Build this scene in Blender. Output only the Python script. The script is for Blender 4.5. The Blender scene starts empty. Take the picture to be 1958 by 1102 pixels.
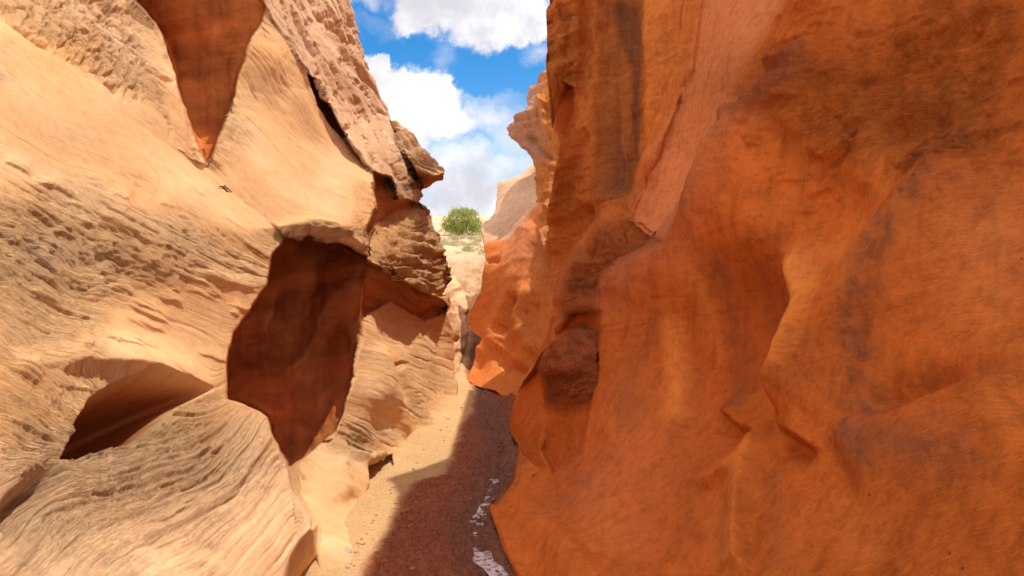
import bpy, math, random
import numpy as np
from mathutils import Vector

# ------------------------------------------------------------------ camera, sky, sun
F = 1414.0; CX, CY = 979.0, 551.0           # focal length and centre of the photograph in its own pixels
PITCH = math.radians(-3.3); CAMH = 1.6
STEP = 2.0                                   # finest spacing of the rock surfaces
SUN_EL = math.radians(65); SUN_AZ = math.radians(36)   # azimuth from +y towards +x
SUN_STRENGTH = 2.95; SKY_STRENGTH = 0.15; EXPOSURE = 0.60

scene = bpy.context.scene
col = scene.collection
cam = bpy.data.cameras.new('camera'); cam.lens = 26.0; cam.sensor_width = 36.0
cam.clip_start = 0.05; cam.clip_end = 5000
camo = bpy.data.objects.new('camera', cam); col.objects.link(camo)
camo.location = (0, 0, CAMH); camo.rotation_euler = (math.pi/2 + PITCH, 0, 0)
scene.camera = camo
scene.view_settings.view_transform = 'Standard'; scene.view_settings.look = 'None'
scene.view_settings.gamma = 1; scene.view_settings.exposure = EXPOSURE
scene.cycles.diffuse_bounces = 6; scene.cycles.max_bounces = 10

def direction(px, py):
    v = Vector(((px-CX)/F, 1.0, (CY-py)/F)).normalized()
    c, s = math.cos(PITCH), math.sin(PITCH)
    return Vector((v.x, v.y*c - v.z*s, v.y*s + v.z*c))

world = bpy.data.worlds.new('World'); scene.world = world; world.use_nodes = True
nt = world.node_tree; nt.nodes.clear()
def N(nt, t, **k):
    n = nt.nodes.new(t)
    for a, b in k.items(): setattr(n, a, b)
    return n
def mathn(nt, op, a, b=None, c=None, clamp=False):
    n = N(nt, 'ShaderNodeMath', operation=op); n.use_clamp = clamp
    for i, v in enumerate((a, b, c)):
        if v is None: continue
        if isinstance(v, (int, float)): n.inputs[i].default_value = v
        else: nt.links.new(v, n.inputs[i])
    return n.outputs[0]
def vmath(nt, op, a, b=None):
    n = N(nt, 'ShaderNodeVectorMath', operation=op)
    for i, v in enumerate((a, b)):
        if v is None: continue
        if isinstance(v, (tuple, list, Vector)): n.inputs[i].default_value = tuple(v)
        else: nt.links.new(v, n.inputs[i])
    return n.outputs['Value'] if op in ('LENGTH', 'DOT_PRODUCT') else n.outputs[0]
def maprange(nt, v, a, b, c=0.0, d=1.0, smooth=True):
    n = N(nt, 'ShaderNodeMapRange'); n.interpolation_type = 'SMOOTHSTEP' if smooth else 'LINEAR'
    nt.links.new(v, n.inputs['Value'])
    for k, x in zip(('From Min', 'From Max', 'To Min', 'To Max'), (a, b, c, d)): n.inputs[k].default_value = x
    return n.outputs['Result']
def noise(nt, vec, scale, detail=4, rough=.5, dist=0):
    n = N(nt, 'ShaderNodeTexNoise'); nt.links.new(vec, n.inputs['Vector'])
    n.inputs['Scale'].default_value = scale; n.inputs['Detail'].default_value = detail
    n.inputs['Roughness'].default_value = rough; n.inputs['Distortion'].default_value = dist
    return n.outputs['Fac']
def mixc(nt, fac, a, b, mode='MIX'):
    n = N(nt, 'ShaderNodeMix', data_type='RGBA', blend_type=mode)
    if isinstance(fac, (int, float)): n.inputs[0].default_value = fac
    else: nt.links.new(fac, n.inputs[0])
    for i, v in ((6, a), (7, b)):
        if isinstance(v, tuple): n.inputs[i].default_value = v if len(v) == 4 else (*v, 1)
        else: nt.links.new(v, n.inputs[i])
    return n.outputs[2]

tc = N(nt, 'ShaderNodeTexCoord').outputs['Generated']
sky = N(nt, 'ShaderNodeTexSky', sky_type='NISHITA'); sky.sun_disc = False
sky.sun_elevation = SUN_EL; sky.sun_rotation = SUN_AZ; sky.altitude = 1500; sky.air_density = 1.0; sky.dust_density = .3; sky.ozone_density = 2.0
# the clouds: an unseen veil brightened as fill, and the cumulus banks seen down the canyon
warp = N(nt, 'ShaderNodeTexNoise'); nt.links.new(tc, warp.inputs['Vector'])
warp.inputs['Scale'].default_value = 16; warp.inputs['Detail'].default_value = 12; warp.inputs['Roughness'].default_value = .66
wv = vmath(nt, 'MULTIPLY', vmath(nt, 'SUBTRACT', warp.outputs['Color'], (.5, .5, .5)), (.10, .10, .09))
dv = vmath(nt, 'ADD', tc, wv)
def puff(px, py, rx, ry, soft=.35, amp=1.0):
    c = direction(px, py)
    e = vmath(nt, 'MULTIPLY', vmath(nt, 'SUBTRACT', dv, c), (F/rx, F/max(rx, ry), F/ry))
    r = vmath(nt, 'LENGTH', e)
    return maprange(nt, r, 1.0+soft*.5, 1.0-soft, 0, amp)
puffs = [(850,10,110,55),(930,35,130,50),(1000,60,60,32),(880,-30,150,60),(790,30,50,40),
         (728,140,30,30,.2),(742,165,22,22,.2),(815,155,18,16,.2),(870,160,14,12,.2),(790,160,22,18,.2),(800,195,90,60,.25),(770,240,80,60,.3),(850,165,30,22,.3),(830,230,80,50,.4),(720,230,70,60,.4),
         (930,225,70,34,.9,.75),(985,250,60,50,.9,.7),(900,310,160,44,.8,.85),(850,355,160,46,.6,.95),(930,370,120,50,.5,.95),(900,420,200,45,.5,.9),
         (1035,110,40,22,1.0,.5),(900,60,220,20,1.0,.35),(690,0,50,18,1.0,.6),(840,110,20,40,1.2,.3),(920,190,90,12,1.2,.4)]
m = None
for p in puffs:
    q = puff(*p)
    m = q if m is None else mathn(nt, 'MAXIMUM', m, q)
gen = maprange(nt, noise(nt, vmath(nt, 'MULTIPLY', tc, (1, 1, 2.2)), 2.6, 8, .58, .3), .44, .56)
sep = N(nt, 'ShaderNodeSeparateXYZ'); nt.links.new(tc, sep.inputs[0])
# the general cloud field keeps clear of the strip of sky down the canyon, whose own banks are above
strip = maprange(nt, vmath(nt, 'LENGTH', vmath(nt, 'MULTIPLY', vmath(nt, 'SUBTRACT', tc, direction(900, 150)), (3.2, 1, 2.2))), .75, 1.05)
mgen = mathn(nt, 'MULTIPLY', gen, strip)
m = mathn(nt, 'MAXIMUM', m, mgen, clamp=True)
cn = noise(nt, tc, 9, 8, .6)
csh = mixc(nt, maprange(nt, cn, .36, .62), (.50, .485, .53, 1), (.76, .75, .76, 1))
hs = N(nt, 'ShaderNodeHueSaturation'); nt.links.new(sky.outputs[0], hs.inputs['Color'])
hs.inputs['Saturation'].default_value = 1.45; hs.inputs['Value'].default_value = .60
csh = mixc(nt, mgen, csh, mixc(nt, 1.0, csh, (2.8, 2.65, 2.5, 1), 'MULTIPLY'))  # unseen clouds made brighter than the visible ones, as fill for shaded rock
cc = mixc(nt, 1.0, csh, (1/SKY_STRENGTH,)*3, 'MULTIPLY')
skyc = mixc(nt, m, hs.outputs[0], cc)
bg = N(nt, 'ShaderNodeBackground'); nt.links.new(skyc, bg.inputs[0]); bg.inputs[1].default_value = SKY_STRENGTH
out = N(nt, 'ShaderNodeOutputWorld'); nt.links.new(bg.outputs[0], out.inputs[0])

sl = bpy.data.lights.new('sun', 'SUN'); sl.energy = SUN_STRENGTH; sl.angle = math.radians(.5); sl.color = (1, .94, .88)
so = bpy.data.objects.new('sun', sl); col.objects.link(so)
SUNV = Vector((math.cos(SUN_EL)*math.sin(SUN_AZ), math.cos(SUN_EL)*math.cos(SUN_AZ), math.sin(SUN_EL)))
so.rotation_euler = SUNV.to_track_quat('Z', 'Y').to_euler(); so.location = (4, 8, 12)

# ------------------------------------------------------------------ helpers
def tag(o, label=None, cat=None, group=None, kind=None):
    if label: o['label'] = label
    if cat: o['category'] = cat
    if group: o['group'] = group
    if kind: o['kind'] = kind
    return o

def _hash(ix, iy, iz, seed):
    h = (ix.astype(np.int64)*374761393 + iy.astype(np.int64)*668265263 + iz.astype(np.int64)*2147483647 + seed*974634777) & 0xffffffff
    h = ((h ^ (h >> 13))*1274126177) & 0xffffffff
    h = ((h ^ (h >> 16))*2246822519) & 0xffffffff
    return ((h ^ (h >> 15)) & 0xffffff)/float(0xffffff)*2-1
def vnoise(x, y, z, seed=0):
    ix, iy, iz = np.floor(x), np.floor(y), np.floor(z)
    fx, fy, fz = x-ix, y-iy, z-iz
    fx, fy, fz = (t*t*t*(t*(t*6-15)+10) for t in (fx, fy, fz))
    r = 0
    for a in (0, 1):
        wa = fx if a else 1-fx
        for b in (0, 1):
            wb = fy if b else 1-fy
            for c in (0, 1):
                wc = fz if c else 1-fz
                r = r + wa*wb*wc*_hash(ix+a, iy+b, iz+c, seed)
    return r
def fbm(x, y, z, octs=4, gain=.5, seed=0, ridged=False):
    r, amp, tot = 0, 1, 0
    for i in range(octs):
        n = vnoise(x, y, z, seed+i*17)
        if ridged: n = 1-2*np.abs(n)
        r = r + amp*n; tot += amp; amp *= gain
        x, y, z = x*2.03+3.1, y*2.03+7.7, z*2.03+1.3
    return r/tot
def n1(s, seed=0):
    i = np.floor(s); f = s-i; f = f*f*(3-2*f)
    z = np.zeros_like(i)
    return _hash(i, z, z, seed)*(1-f)+_hash(i+1, z, z, seed)*f
def ss(a, b, x):
    t = np.clip((x-a)/(b-a), 0, 1); return t*t*(3-2*t)

class TPS:
    """smooth surface through scattered values"""
    def __init__(s, pts, lam=1e-4):
        p = np.array(pts, float); s.c = p[:, :2]/1000; v = p[:, 2]; n = len(p)
        A = s.k(np.linalg.norm(s.c[:, None]-s.c[None], axis=2)) + np.eye(n)*lam
        P = np.hstack([np.ones((n, 1)), s.c])
        M = np.block([[A, P], [P.T, np.zeros((3, 3))]])
        s.w = np.linalg.solve(M, np.concatenate([v, np.zeros(3)]))
    def k(s, r): return np.where(r > 0, r*r*np.log(r+1e-12), 0)
    def __call__(s, X, Y):
        X = X/1000; Y = Y/1000
        r = s.w[-3]+s.w[-2]*X+s.w[-1]*Y
        for (cx, cy), w in zip(s.c, s.w[:-3]):
            d2 = (X-cx)**2+(Y-cy)**2
            r = r+w*.5*d2*np.log(d2+1e-12)
        return r
def depth_surface(pts, lam=1e-4):
    """through points (px, py, distance); flat faces stay flat because 1/distance is interpolated"""
    return TPS([(a, b, 1/c) for a, b, c in pts], lam)

def sdf(poly, X, Y):
    """signed distance to a closed outline, positive inside"""
    P = np.array(poly, float); Q = np.roll(P, -1, 0)
    d = np.full(X.shape, 1e18); ins = np.zeros(X.shape, bool)
    for (ax, ay), (bx, by) in zip(P, Q):
        ex, ey = bx-ax, by-ay; L = ex*ex+ey*ey+1e-12
        t = np.clip(((X-ax)*ex+(Y-ay)*ey)/L, 0, 1)
        d = np.minimum(d, (X-ax-t*ex)**2+(Y-ay-t*ey)**2)
        if ay != by: ins ^= ((Y >= ay) != (Y >= by)) & (X < ax+(Y-ay)/(by-ay)*ex)
    return np.where(ins, 1, -1)*np.sqrt(d)
def smooth_line(pts, n=6):
    """Catmull-Rom through the points"""
    P = [np.array(p, float) for p in pts]; P = [2*P[0]-P[1]]+P+[2*P[-1]-P[-2]]
    o = []
    for i in range(1, len(P)-2):
        for k in range(n):
            t = k/n; a, b, c, d = P[i-1:i+3]
            o.append(.5*((2*b)+(c-a)*t+(2*a-5*b+4*c-d)*t*t+(3*b-a-3*c+d)*t**3))
    o.append(P[-2]); return np.array(o)
def line_dist(pts, X, Y):
    """distance to a line, its side (+ to the right of travel) and the position along it 0..1"""
    P = np.array(pts, float); seg = np.linalg.norm(P[1:]-P[:-1], axis=1); tot = seg.sum(); acc = 0
    best = np.full(X.shape, 1e18); side = np.zeros(X.shape); along = np.zeros(X.shape)
    for (ax, ay), (bx, by), L in zip(P[:-1], P[1:], seg):
        ex, ey = bx-ax, by-ay
        t = np.clip(((X-ax)*ex+(Y-ay)*ey)/(L*L+1e-9), 0, 1)
        d = (X-ax-t*ex)**2+(Y-ay-t*ey)**2
        m = d < best
        best = np.where(m, d, best); side = np.where(m, np.sign(ex*(Y-ay)-ey*(X-ax)), side); along = np.where(m, (acc+t*L)/tot, along)
        acc += L
    return np.sqrt(best), side, along
def fold(X, Y, pts, h, wl, wr, taper=.15, wob=4.0):
    """relief along a traced line: height h, falling off over wl px on its left and wr px on its right"""
    pts = smooth_line(pts) if len(pts) > 2 else pts
    P = np.array(pts); M = 3*max(wl, wr)
    o = np.zeros(X.shape)
    sel = (X > P[:, 0].min()-M) & (X < P[:, 0].max()+M) & (Y > P[:, 1].min()-M) & (Y < P[:, 1].max()+M)
    if not sel.any(): return o
    xs, ys = X[sel], Y[sel]; z0 = xs*0
    d, s, a = line_dist(pts, xs+wob*fbm(xs/24, ys/24, z0, 3, .6, 71), ys+wob*fbm(xs/24, ys/24, z0+5, 3, .6, 72))
    w = np.where(s > 0, wr, wl)
    e = ss(0, taper, a)*ss(0, taper, 1-a) if taper else 1
    o[sel] = h*np.exp(-(d/w)**2)*e
    return o

CP, SP = math.cos(PITCH), math.sin(PITCH)
def to_world(PX, PY, D):
    x = (PX-CX)/F*D; z = (CY-PY)/F*D
    return np.stack([x, D*CP-z*SP, D*SP+z*CP+CAMH], -1)
def ground_depth(py, z=0.0):
    k = (CY-py)/F
    den = -(SP+k*CP)
    return np.where(den > .002, (CAMH-z)/np.maximum(den, .002), 800.)
def at(px, py, D): return Vector(to_world(np.array(float(px)), np.array(float(py)), np.array(float(D))))

def grid_normals(V):
    du = np.gradient(V, axis=1); dv = np.gradient(V, axis=0)
    n = np.cross(du, dv); n /= np.linalg.norm(n, axis=-1, keepdims=True)+1e-12
    return n                                  # columns run right, rows run down: cross(right, down) faces away
def blur(a, k=2):
    for ax in (0, 1):
        for _ in range(k): a = (np.roll(a, 1, ax)+2*a+np.roll(a, -1, ax))/4
    return a
def facing(V):
    n = grid_normals(V)
    v = -V+np.array([0, 0, CAMH]); v /= np.linalg.norm(v, axis=-1, keepdims=True)
    d = (n*v).sum(-1, keepdims=True); n = n*np.where(d > 0, 1, -1)
    a = ss(.04, .28, np.abs(d[..., 0]))
    a = np.minimum(a, blur(a, 3))
    return n, a
def grid_mesh(name, V, mat, attrs=None, colour=None, flip=False, smooth=True):
    H, W = V.shape[:2]
    me = bpy.data.meshes.new(name)
    idx = np.arange(H*W).reshape(H, W)
    q = np.stack([idx[:-1, :-1], idx[1:, :-1], idx[1:, 1:], idx[:-1, 1:]], -1).reshape(-1, 4)
    if flip: q = q[:, ::-1]
    me.vertices.add(H*W); me.vertices.foreach_set('co', V.reshape(-1).astype(np.float32))
    me.loops.add(q.size); me.loops.foreach_set('vertex_index', q.reshape(-1).astype(np.int32))
    me.polygons.add(len(q)); me.polygons.foreach_set('loop_start', np.arange(0, q.size, 4, dtype=np.int32))
    me.polygons.foreach_set('loop_total', np.full(len(q), 4, np.int32))
    me.polygons.foreach_set('use_smooth', np.full(len(q), smooth))
    me.update(calc_edges=True)
    for k, a in (attrs or {}).items():
        at_ = me.attributes.new(k, 'FLOAT', 'POINT'); at_.data.foreach_set('value', a.reshape(-1).astype(np.float32))
    if colour is not None:
        c = np.ones((H*W, 4), np.float32); c[:, :3] = np.clip(colour.reshape(-1, 3), .005, .95)
        at_ = me.attributes.new('tone', 'FLOAT_COLOR', 'POINT'); at_.data.foreach_set('color', c.reshape(-1))
    me.materials.append(mat)
    o = bpy.data.objects.new(name, me); col.objects.link(o)
    return o

# ------------------------------------------------------------------ materials
def principled(name, rough=.9, spec=.2):
    m = bpy.data.materials.new(name); m.use_nodes = True
    b = m.node_tree.nodes['Principled BSDF']; b.inputs['Roughness'].default_value = rough
    b.inputs['Specular IOR Level'].default_value = spec
    return m, m.node_tree, b
def bump(nt, b, height, strength, dist, prev=None):
    n = N(nt, 'ShaderNodeBump'); n.inputs['Strength'].default_value = strength; n.inputs['Distance'].default_value = dist
    nt.links.new(height, n.inputs['Height'])
    if prev is not None: nt.links.new(prev, n.inputs['Normal'])
    nt.links.new(n.outputs[0], b.inputs['Normal'])
    return n.outputs[0]
def rock_material(name, grain=1.0, band=.3, pit=.5, streak=0.0, mottle=.25, bb=.4, speck=.25):
    m, nt, b = principled(name, .95, .04)
    tone = N(nt, 'ShaderNodeAttribute', attribute_name='tone').outputs['Color']
    bed = N(nt, 'ShaderNodeAttribute', attribute_name='bed').outputs['Fac']
    rough = N(nt, 'ShaderNodeAttribute', attribute_name='rough').outputs['Fac']
    pos = N(nt, 'ShaderNodeTexCoord').outputs['Object']
    # thin beds follow the layering stored on the surface
    cmb = N(nt, 'ShaderNodeCombineXYZ'); nt.links.new(mathn(nt, 'MULTIPLY', bed, 9.0), cmb.inputs[2])
    bv = vmath(nt, 'ADD', vmath(nt, 'MULTIPLY', pos, (1.2, 1.2, .5)), cmb.outputs[0])
    beds = noise(nt, bv, 3.0, 7, .62, .2)
    mot = noise(nt, pos, 2.3, 7, .6, .4)
    fine = noise(nt, pos, 60, 6, .7)
    sand = noise(nt, pos, 260, 3, .7)
    c = mixc(nt, mathn(nt, 'MULTIPLY', maprange(nt, beds, .38, .62), band), tone, mixc(nt, 1.0, tone, (.70, .60, .52, 1), 'MULTIPLY'))
    c = mixc(nt, mathn(nt, 'MULTIPLY', maprange(nt, mot, .35, .68), mottle), c, mixc(nt, 1.0, tone, (1.05, .80, .60, 1), 'MULTIPLY'))
    c = mixc(nt, mathn(nt, 'MULTIPLY', maprange(nt, fine, .38, .30), .45), c, mixc(nt, 1.0, tone, (.55, .45, .42, 1), 'MULTIPLY'))
    c = mixc(nt, mathn(nt, 'MULTIPLY', maprange(nt, sand, .35, .7), .42), c, mixc(nt, 1.0, tone, (1.25, 1.22, 1.2, 1), 'MULTIPLY'))
    if streak:
        st = noise(nt, vmath(nt, 'MULTIPLY', pos, (3.2, 3.2, .22)), 4.0, 6, .6, .3)
        c = mixc(nt, mathn(nt, 'MULTIPLY', maprange(nt, st, .5, .68), streak), c, mixc(nt, 1.0, tone, (.50, .42, .45, 1), 'MULTIPLY'))
        st2 = noise(nt, vmath(nt, 'MULTIPLY', pos, (9, 9, .5)), 4.0, 5, .6)
        c = mixc(nt, mathn(nt, 'MULTIPLY', maprange(nt, st2, .52, .7), streak*.5), c, mixc(nt, 1.0, tone, (1.3, 1.35, 1.3, 1), 'MULTIPLY'))
        spots = N(nt, 'ShaderNodeTexVoronoi'); nt.links.new(pos, spots.inputs['Vector']); spots.inputs['Scale'].default_value = 7
        c = mixc(nt, maprange(nt, spots.outputs['Distance'], .045, .03, 0, .7), c, (.10, .045, .03, 1))
    mid = noise(nt, pos, 17, 9, .78)
    c = mixc(nt, mathn(nt, 'MULTIPLY', maprange(nt, mid, .49, .60), speck), c, mixc(nt, 1.0, tone, (.62, .54, .50, 1), 'MULTIPLY'))
    nt.links.new(c, b.inputs['Base Color'])
    hb = mathn(nt, 'ADD', mathn(nt, 'MULTIPLY', beds, .9), mathn(nt, 'MULTIPLY', fine, .30*grain))
    p = bump(nt, b, hb, bb, .035)
    rr = mathn(nt, 'MULTIPLY', rough, pit)
    chips = noise(nt, vmath(nt, 'ADD', vmath(nt, 'MULTIPLY', pos, (1, 1, 2)), cmb.outputs[0]), 16, 6, .65, .6)
    p = bump(nt, b, mathn(nt, 'MULTIPLY', maprange(nt, chips, .35, .6), rr), .9, .018, p)
    bump(nt, b, sand, .35, .004, p)
    return m
M_LEFT = rock_material('tan_sandstone', 1.6, .08, .55, 0, .3, .25)
M_RIGHT = rock_material('orange_sandstone', 1.5, .04, .6, .35, .35, .32, .42)

def apply_regions(PX, PY, base, regions, warp=6.0, seed=3):
    """base and regions give 1/distance; every region wins inside its own outline; the outline is roughened a little"""
    wx = PX+warp*fbm(PX/38, PY/38, PX*0, 4, .55, seed); wy = PY+warp*fbm(PX/38+9, PY/38+4, PX*0, 4, .55, seed+5)
    I = base(PX, PY); masks = {}
    for name, poly, soft, pts in regions:
        P = np.array(poly, float); M = max(soft, 2)+12
        sel = (PX > P[:, 0].min()-M) & (PX < P[:, 0].max()+M) & (PY > P[:, 1].min()-M) & (PY < P[:, 1].max()+M)
        msk = np.zeros(PX.shape)
        if sel.any():
            sharp = soft < 10
            sd = sdf(poly, wx[sel] if sharp else PX[sel], wy[sel] if sharp else PY[sel])
            mm = ss(-soft*.5, soft*.5, sd); msk[sel] = mm
            v = depth_surface(pts)(PX[sel], PY[sel])
            I[sel] = I[sel]*(1-mm)+v*mm
        for k in masks: masks[k] = masks[k]*(1-msk)
        masks[name] = msk
    return I, masks

def axis(lo, hi, step, fine_lo, fine_hi, coarse=14):
    a = list(np.arange(fine_lo, fine_hi+.01, step))
    pre, x, s = [], fine_lo, step
    while x > lo: s = min(s*1.25, 90); x -= s; pre.append(x)
    post, x, s = [], a[-1], step
    while x < hi: s = min(s*1.25, 90); x += s; post.append(x)
    return np.array(pre[::-1]+a+post)
def curve_at(pts, v):
    p = np.array(pts, float); return np.interp(v, p[:, 0], p[:, 1])

#@@LEFT
# ------------------------------------------------------------------ left canyon wall
edge_L = [(-450,470),(-300,540),(-100,630),(0,665),(60,690),(110,705),(170,725),(228,745),(245,765),(262,793),(285,815),(305,838),(320,851),(350,846),(357,825),(363,808),(385,803),
          (400,815),(412,822),(430,828),(450,838),(470,846),(490,853),(515,860),(535,862),(560,856),(585,862),(600,855),(640,866),(700,869),(770,872),(800,880),(850,860),(900,850),(1160,800)]
rowsL = axis(-430, 1180, STEP, -20, 1112)
tL = np.linspace(0, 1, int(870/STEP)+1)
outer = -axis(0, 3200, 6, 0, 1)[1:][::-1]
H = len(rowsL)
PXL = np.zeros((H, len(outer)+len(tL))); PYL = np.repeat(rowsL[:, None], PXL.shape[1], 1)
xr = curve_at(edge_L, rowsL)
xr += np.array(3.0*fbm(rowsL/14, rowsL*0, rowsL*0, 3, .6, 5)*(rowsL < 640))
PXL[:, :len(outer)] = outer[None]; PXL[:, len(outer):] = tL[None]*xr[:, None]

ramp = depth_surface([(470,385,4.5),(510,420,4.55),(392,316,4.4),(430,352,4.44),(400,330,4.45),(470,420,4.45),(540,440,4.6),(620,440,4.9),(700,440,5.5),(720,360,6.2),(600,330,5.5),(500,300,4.95),(450,200,5.2),
    (520,120,5.6),(560,200,5.7),(650,300,6.2),(430,100,5.4),(500,20,5.8),(590,140,6.1),(480,-300,6.6),(700,-300,8.5),(800,300,9),(860,500,8.5),(860,800,7),(650,900,5.2),(0,1100,5),(0,300,5),(-1500,300,3)])
regs = [
 ('gully', [(240,-440),(262,0),(300,60),(340,170),(392,312),(402,300),(440,200),(468,100),(510,15),(515,-30),(520,-440)], 5,
    [(262,0,6.6),(400,300,5.0),(440,200,5.75),(510,20,6.1),(380,50,6.4),(350,200,5.9),(400,-300,6.0),(330,100,6.6)]),
 ('grey', [(500,-450),(497,0),(540,60),(590,140),(620,190),(660,262),(690,310),(722,352),(726,385),(712,420),(730,440),(790,440),(900,500),(900,-450)], 6,
    [(500,0,5.76),(600,0,6.9),(665,0,7.9),(590,140,6.02),(700,130,8.0),(745,230,8.8),(660,260,6.22),(720,350,6.4),(780,350,8.0),(820,400,8.8),(740,300,7.3),(500,-400,6.3),(740,430,6.9)]),
 ('keyhole_shadow', [(590,143),(606,150),(625,190),(648,235),(662,262),(655,268),(632,238),(608,200)], 4,
    [(590,143,6.8),(625,200,6.9),(660,265,7.0),(606,150,6.9)]),  # pocket shaped and darkened to stand for the slab's cast shadow
 ('notch', [(712,330),(745,340),(760,380),(790,385),(792,400),(740,440),(728,470),(708,490),(700,440),(722,400)], 5,
    [(720,340,7.2),(760,380,7.6),(700,440,6.7),(790,400,8.4),(710,490,6.9)]),
 ('far_ledge', [(745,228),(800,258),(855,315),(860,352),(845,360),(812,364),(790,320),(760,270)], 4,
    [(745,230,8.6),(851,320,8.2),(845,335,8.15),(795,300,8.2),(780,255,8.7),(800,330,8.15)]),
 ('far_ledge_under', [(792,322),(815,332),(835,338),(856,332),(860,365),(808,368)], 4,
    [(795,325,8.2),(856,333,8.15),(850,352,8.6),(812,364,9.0)]),
 ('lower', [(690,560),(900,560),(900,1160),(600,1160),(555,895),(640,820),(668,735),(686,640)], 4,
    [(695,600,5.9),(690,700,5.55),(650,820,5.1),(760,600,7.0),(860,600,8.7),(868,700,8.6),(868,770,7.7),(790,832,6.3),(765,770,6.1),(715,760,5.55),(800,690,7.0),(745,905,5.2),
     (830,720,7.4),(725,680,5.9),(700,960,4.75),(650,1100,3.65),(900,800,7.6),(850,800,6.9)]),
 ('block', [(722,425),(760,405),(800,385),(832,440),(856,500),(866,540),(856,600),(848,577),(800,560),(742,516),(712,498),(705,470)], 4,
    [(725,430,7.0),(800,400,8.4),(852,560,8.2),(742,516,6.15),(705,495,5.85),(835,460,8.3),(790,480,7.2)]),
 ('block_under', [(690,492),(742,514),(800,553),(849,574),(857,590),(835,606),(810,612),(790,600),(765,590),(748,577),(720,590),(695,604)], 3,
    [(700,500,6.0),(742,520,6.3),(849,577,8.25),(695,600,6.3),(750,575,7.0),(810,608,8.0),(850,590,8.5)]),
 ('foot', [(500,780),(560,870),(600,850),(640,838),(665,858),(705,880),(748,868),(752,900),(735,935),(700,962),(720,1000),(690,1160),(440,1160),(480,800)], 4,
    [(510,790,4.9),(555,890,4.6),(610,850,4.85),(650,870,4.85),(700,900,4.95),(745,900,5.3),(700,960,4.72),(650,1100,3.62),(600,1000,4.0),(590,920,4.35),(680,1010,4.25),(560,1100,3.7),(620,1100,3.62)]),
 ('hole', [(747,872),(735,876),(705,892),(708,925),(697,958),(712,952),(737,928),(750,900)], 3,
    [(747,872,5.7),(705,890,5.5),(697,958,5.1),(737,928,5.6)]),
 ('alcove', [(500,470),(545,452),(575,462),(590,450),(625,466),(648,463),(703,490),(696,560),(688,640),(670,740),(642,822),(600,860),(556,893),(380,900),(400,600)], 4,
    [(540,460,6.0),(600,455,6.5),(700,492,6.0),(692,600,5.75),(642,820,5.2),(556,892,4.85),(450,700,5.7),(570,650,6.3),(600,560,6.6),(500,780,5.3),(520,600,6.3),(640,700,5.9),(600,800,5.5)]),
 ('slab', [(-3300,-440),(235,-440),(262,0),(300,45),(318,85),(335,140),(345,190),(362,250),(380,300),(396,318),(396,322),(200,230),(0,90),(-3300,-1500)], 4,
    [(0,0,3.35),(0,60,3.05),(200,200,3.6),(392,312,4.35),(100,130,3.3),(300,258,3.98),(340,150,4.5),(262,0,4.75),(120,0,3.95),(230,100,4.15),(200,-400,5.6),(-600,-400,3.0),(-2500,-300,1.3),(-2500,600,.9),(-600,60,2.1)]),
 ('near', [(-3400,-1450),(0,60),(200,200),(392,315),(470,390),(548,448),(522,488),(510,545),(480,592),(444,640),(435,700),(434,762),(470,775),(500,786),(512,797),(525,840),(551,890),(560,940),(594,990),(602,1040),(602,1200),(-3400,1200)], 5,
    [(0,60,3.05),(200,200,3.6),(392,318,4.35),(0,250,2.6),(0,400,2.35),(0,560,2.1),(0,700,1.88),(0,850,1.65),(0,1000,1.42),(0,1100,1.25),(150,450,2.75),(300,500,3.15),(400,450,3.75),(500,500,4.25),(520,560,4.3),
     (435,700,3.6),(300,640,3.0),(300,700,2.85),(430,765,3.45),(300,900,2.25),(300,1100,1.78),(470,850,3.1),(551,890,3.5),(602,1030,3.25),(602,1100,3.15),(560,1060,2.85),(500,1000,2.7),(480,1100,2.35),(150,900,1.9),
     (150,700,2.3),(150,1100,1.5),(100,130,3.3),(300,258,3.98),(430,352,4.42),(470,385,4.48),(510,420,4.54),(-600,60,2.1),(-600,600,1.3),(-600,1100,.85),(-2500,300,.95),(-2500,1000,.45),(540,460,4.6)]),
 ('undercut', [(604,1004),(590,1012),(572,1035),(556,1068),(545,1110),(540,1200),(606,1200)], 10,
    [(603,1000,3.35),(603,1100,4.1),(560,1060,3.0),(545,1102,2.95),(580,1102,3.7),(585,1030,3.2)]),
]
I, mk = apply_regions(PXL, PYL, ramp, regs, 5.0)
# soft junction between the near face and the ramp above it
D = 1/np.maximum(I, 1/60)
V = to_world(PXL, PYL, D)

# bedding coordinate of the left wall, from lines followed across it
lines = [(-2.0,[(0,-300),(200,-100),(400,80),(600,300)]),(0,[(0,60),(200,200),(400,330),(540,450)]),(1,[(0,170),(200,290),(400,420),(520,490)]),(2,[(0,310),(160,380),(300,460),(500,535)]),
    (2.6,[(0,380),(230,480),(450,600)]),(3.3,[(0,440),(150,545),(400,650),(440,690)]),(4.4,[(0,560),(200,660),(430,765)]),(5.2,[(0,680),(120,750),(220,800),(330,790),(440,775)]),
    (6.0,[(0,800),(100,850),(160,868),(300,850),(440,785)]),(7.2,[(0,990),(130,900),(300,880),(455,800)]),(8.4,[(0,1100),(200,960),(400,900),(480,830),(500,790)]),(10.2,[(250,1100),(400,990),(520,900),(540,870)]),(11.5,[(450,1100),(560,980)]),
    (-4,[(400,-300),(700,0),(800,240)])]
bedL = TPS([(x, y, s) for s, p in lines for x, y in p], 1e-3)(PXL, PYL)
h2 = sdf([(-4000,-2000),(640,-2000),(690,560),(560,880),(600,1200),(-4000,1200)], PXL, PYL)
bed_far = (PYL - .42*(PXL-700))/55. + 0.15*fbm(PXL/60, PYL/60, PXL*0, 3)
g = mk['grey']
bed_grey = (-(PXL-600)*.87+(PYL-100)*.5)/40
farm = ss(-10, 10, -h2)
bed = bedL*(1-farm)+bed_far*farm
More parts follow.
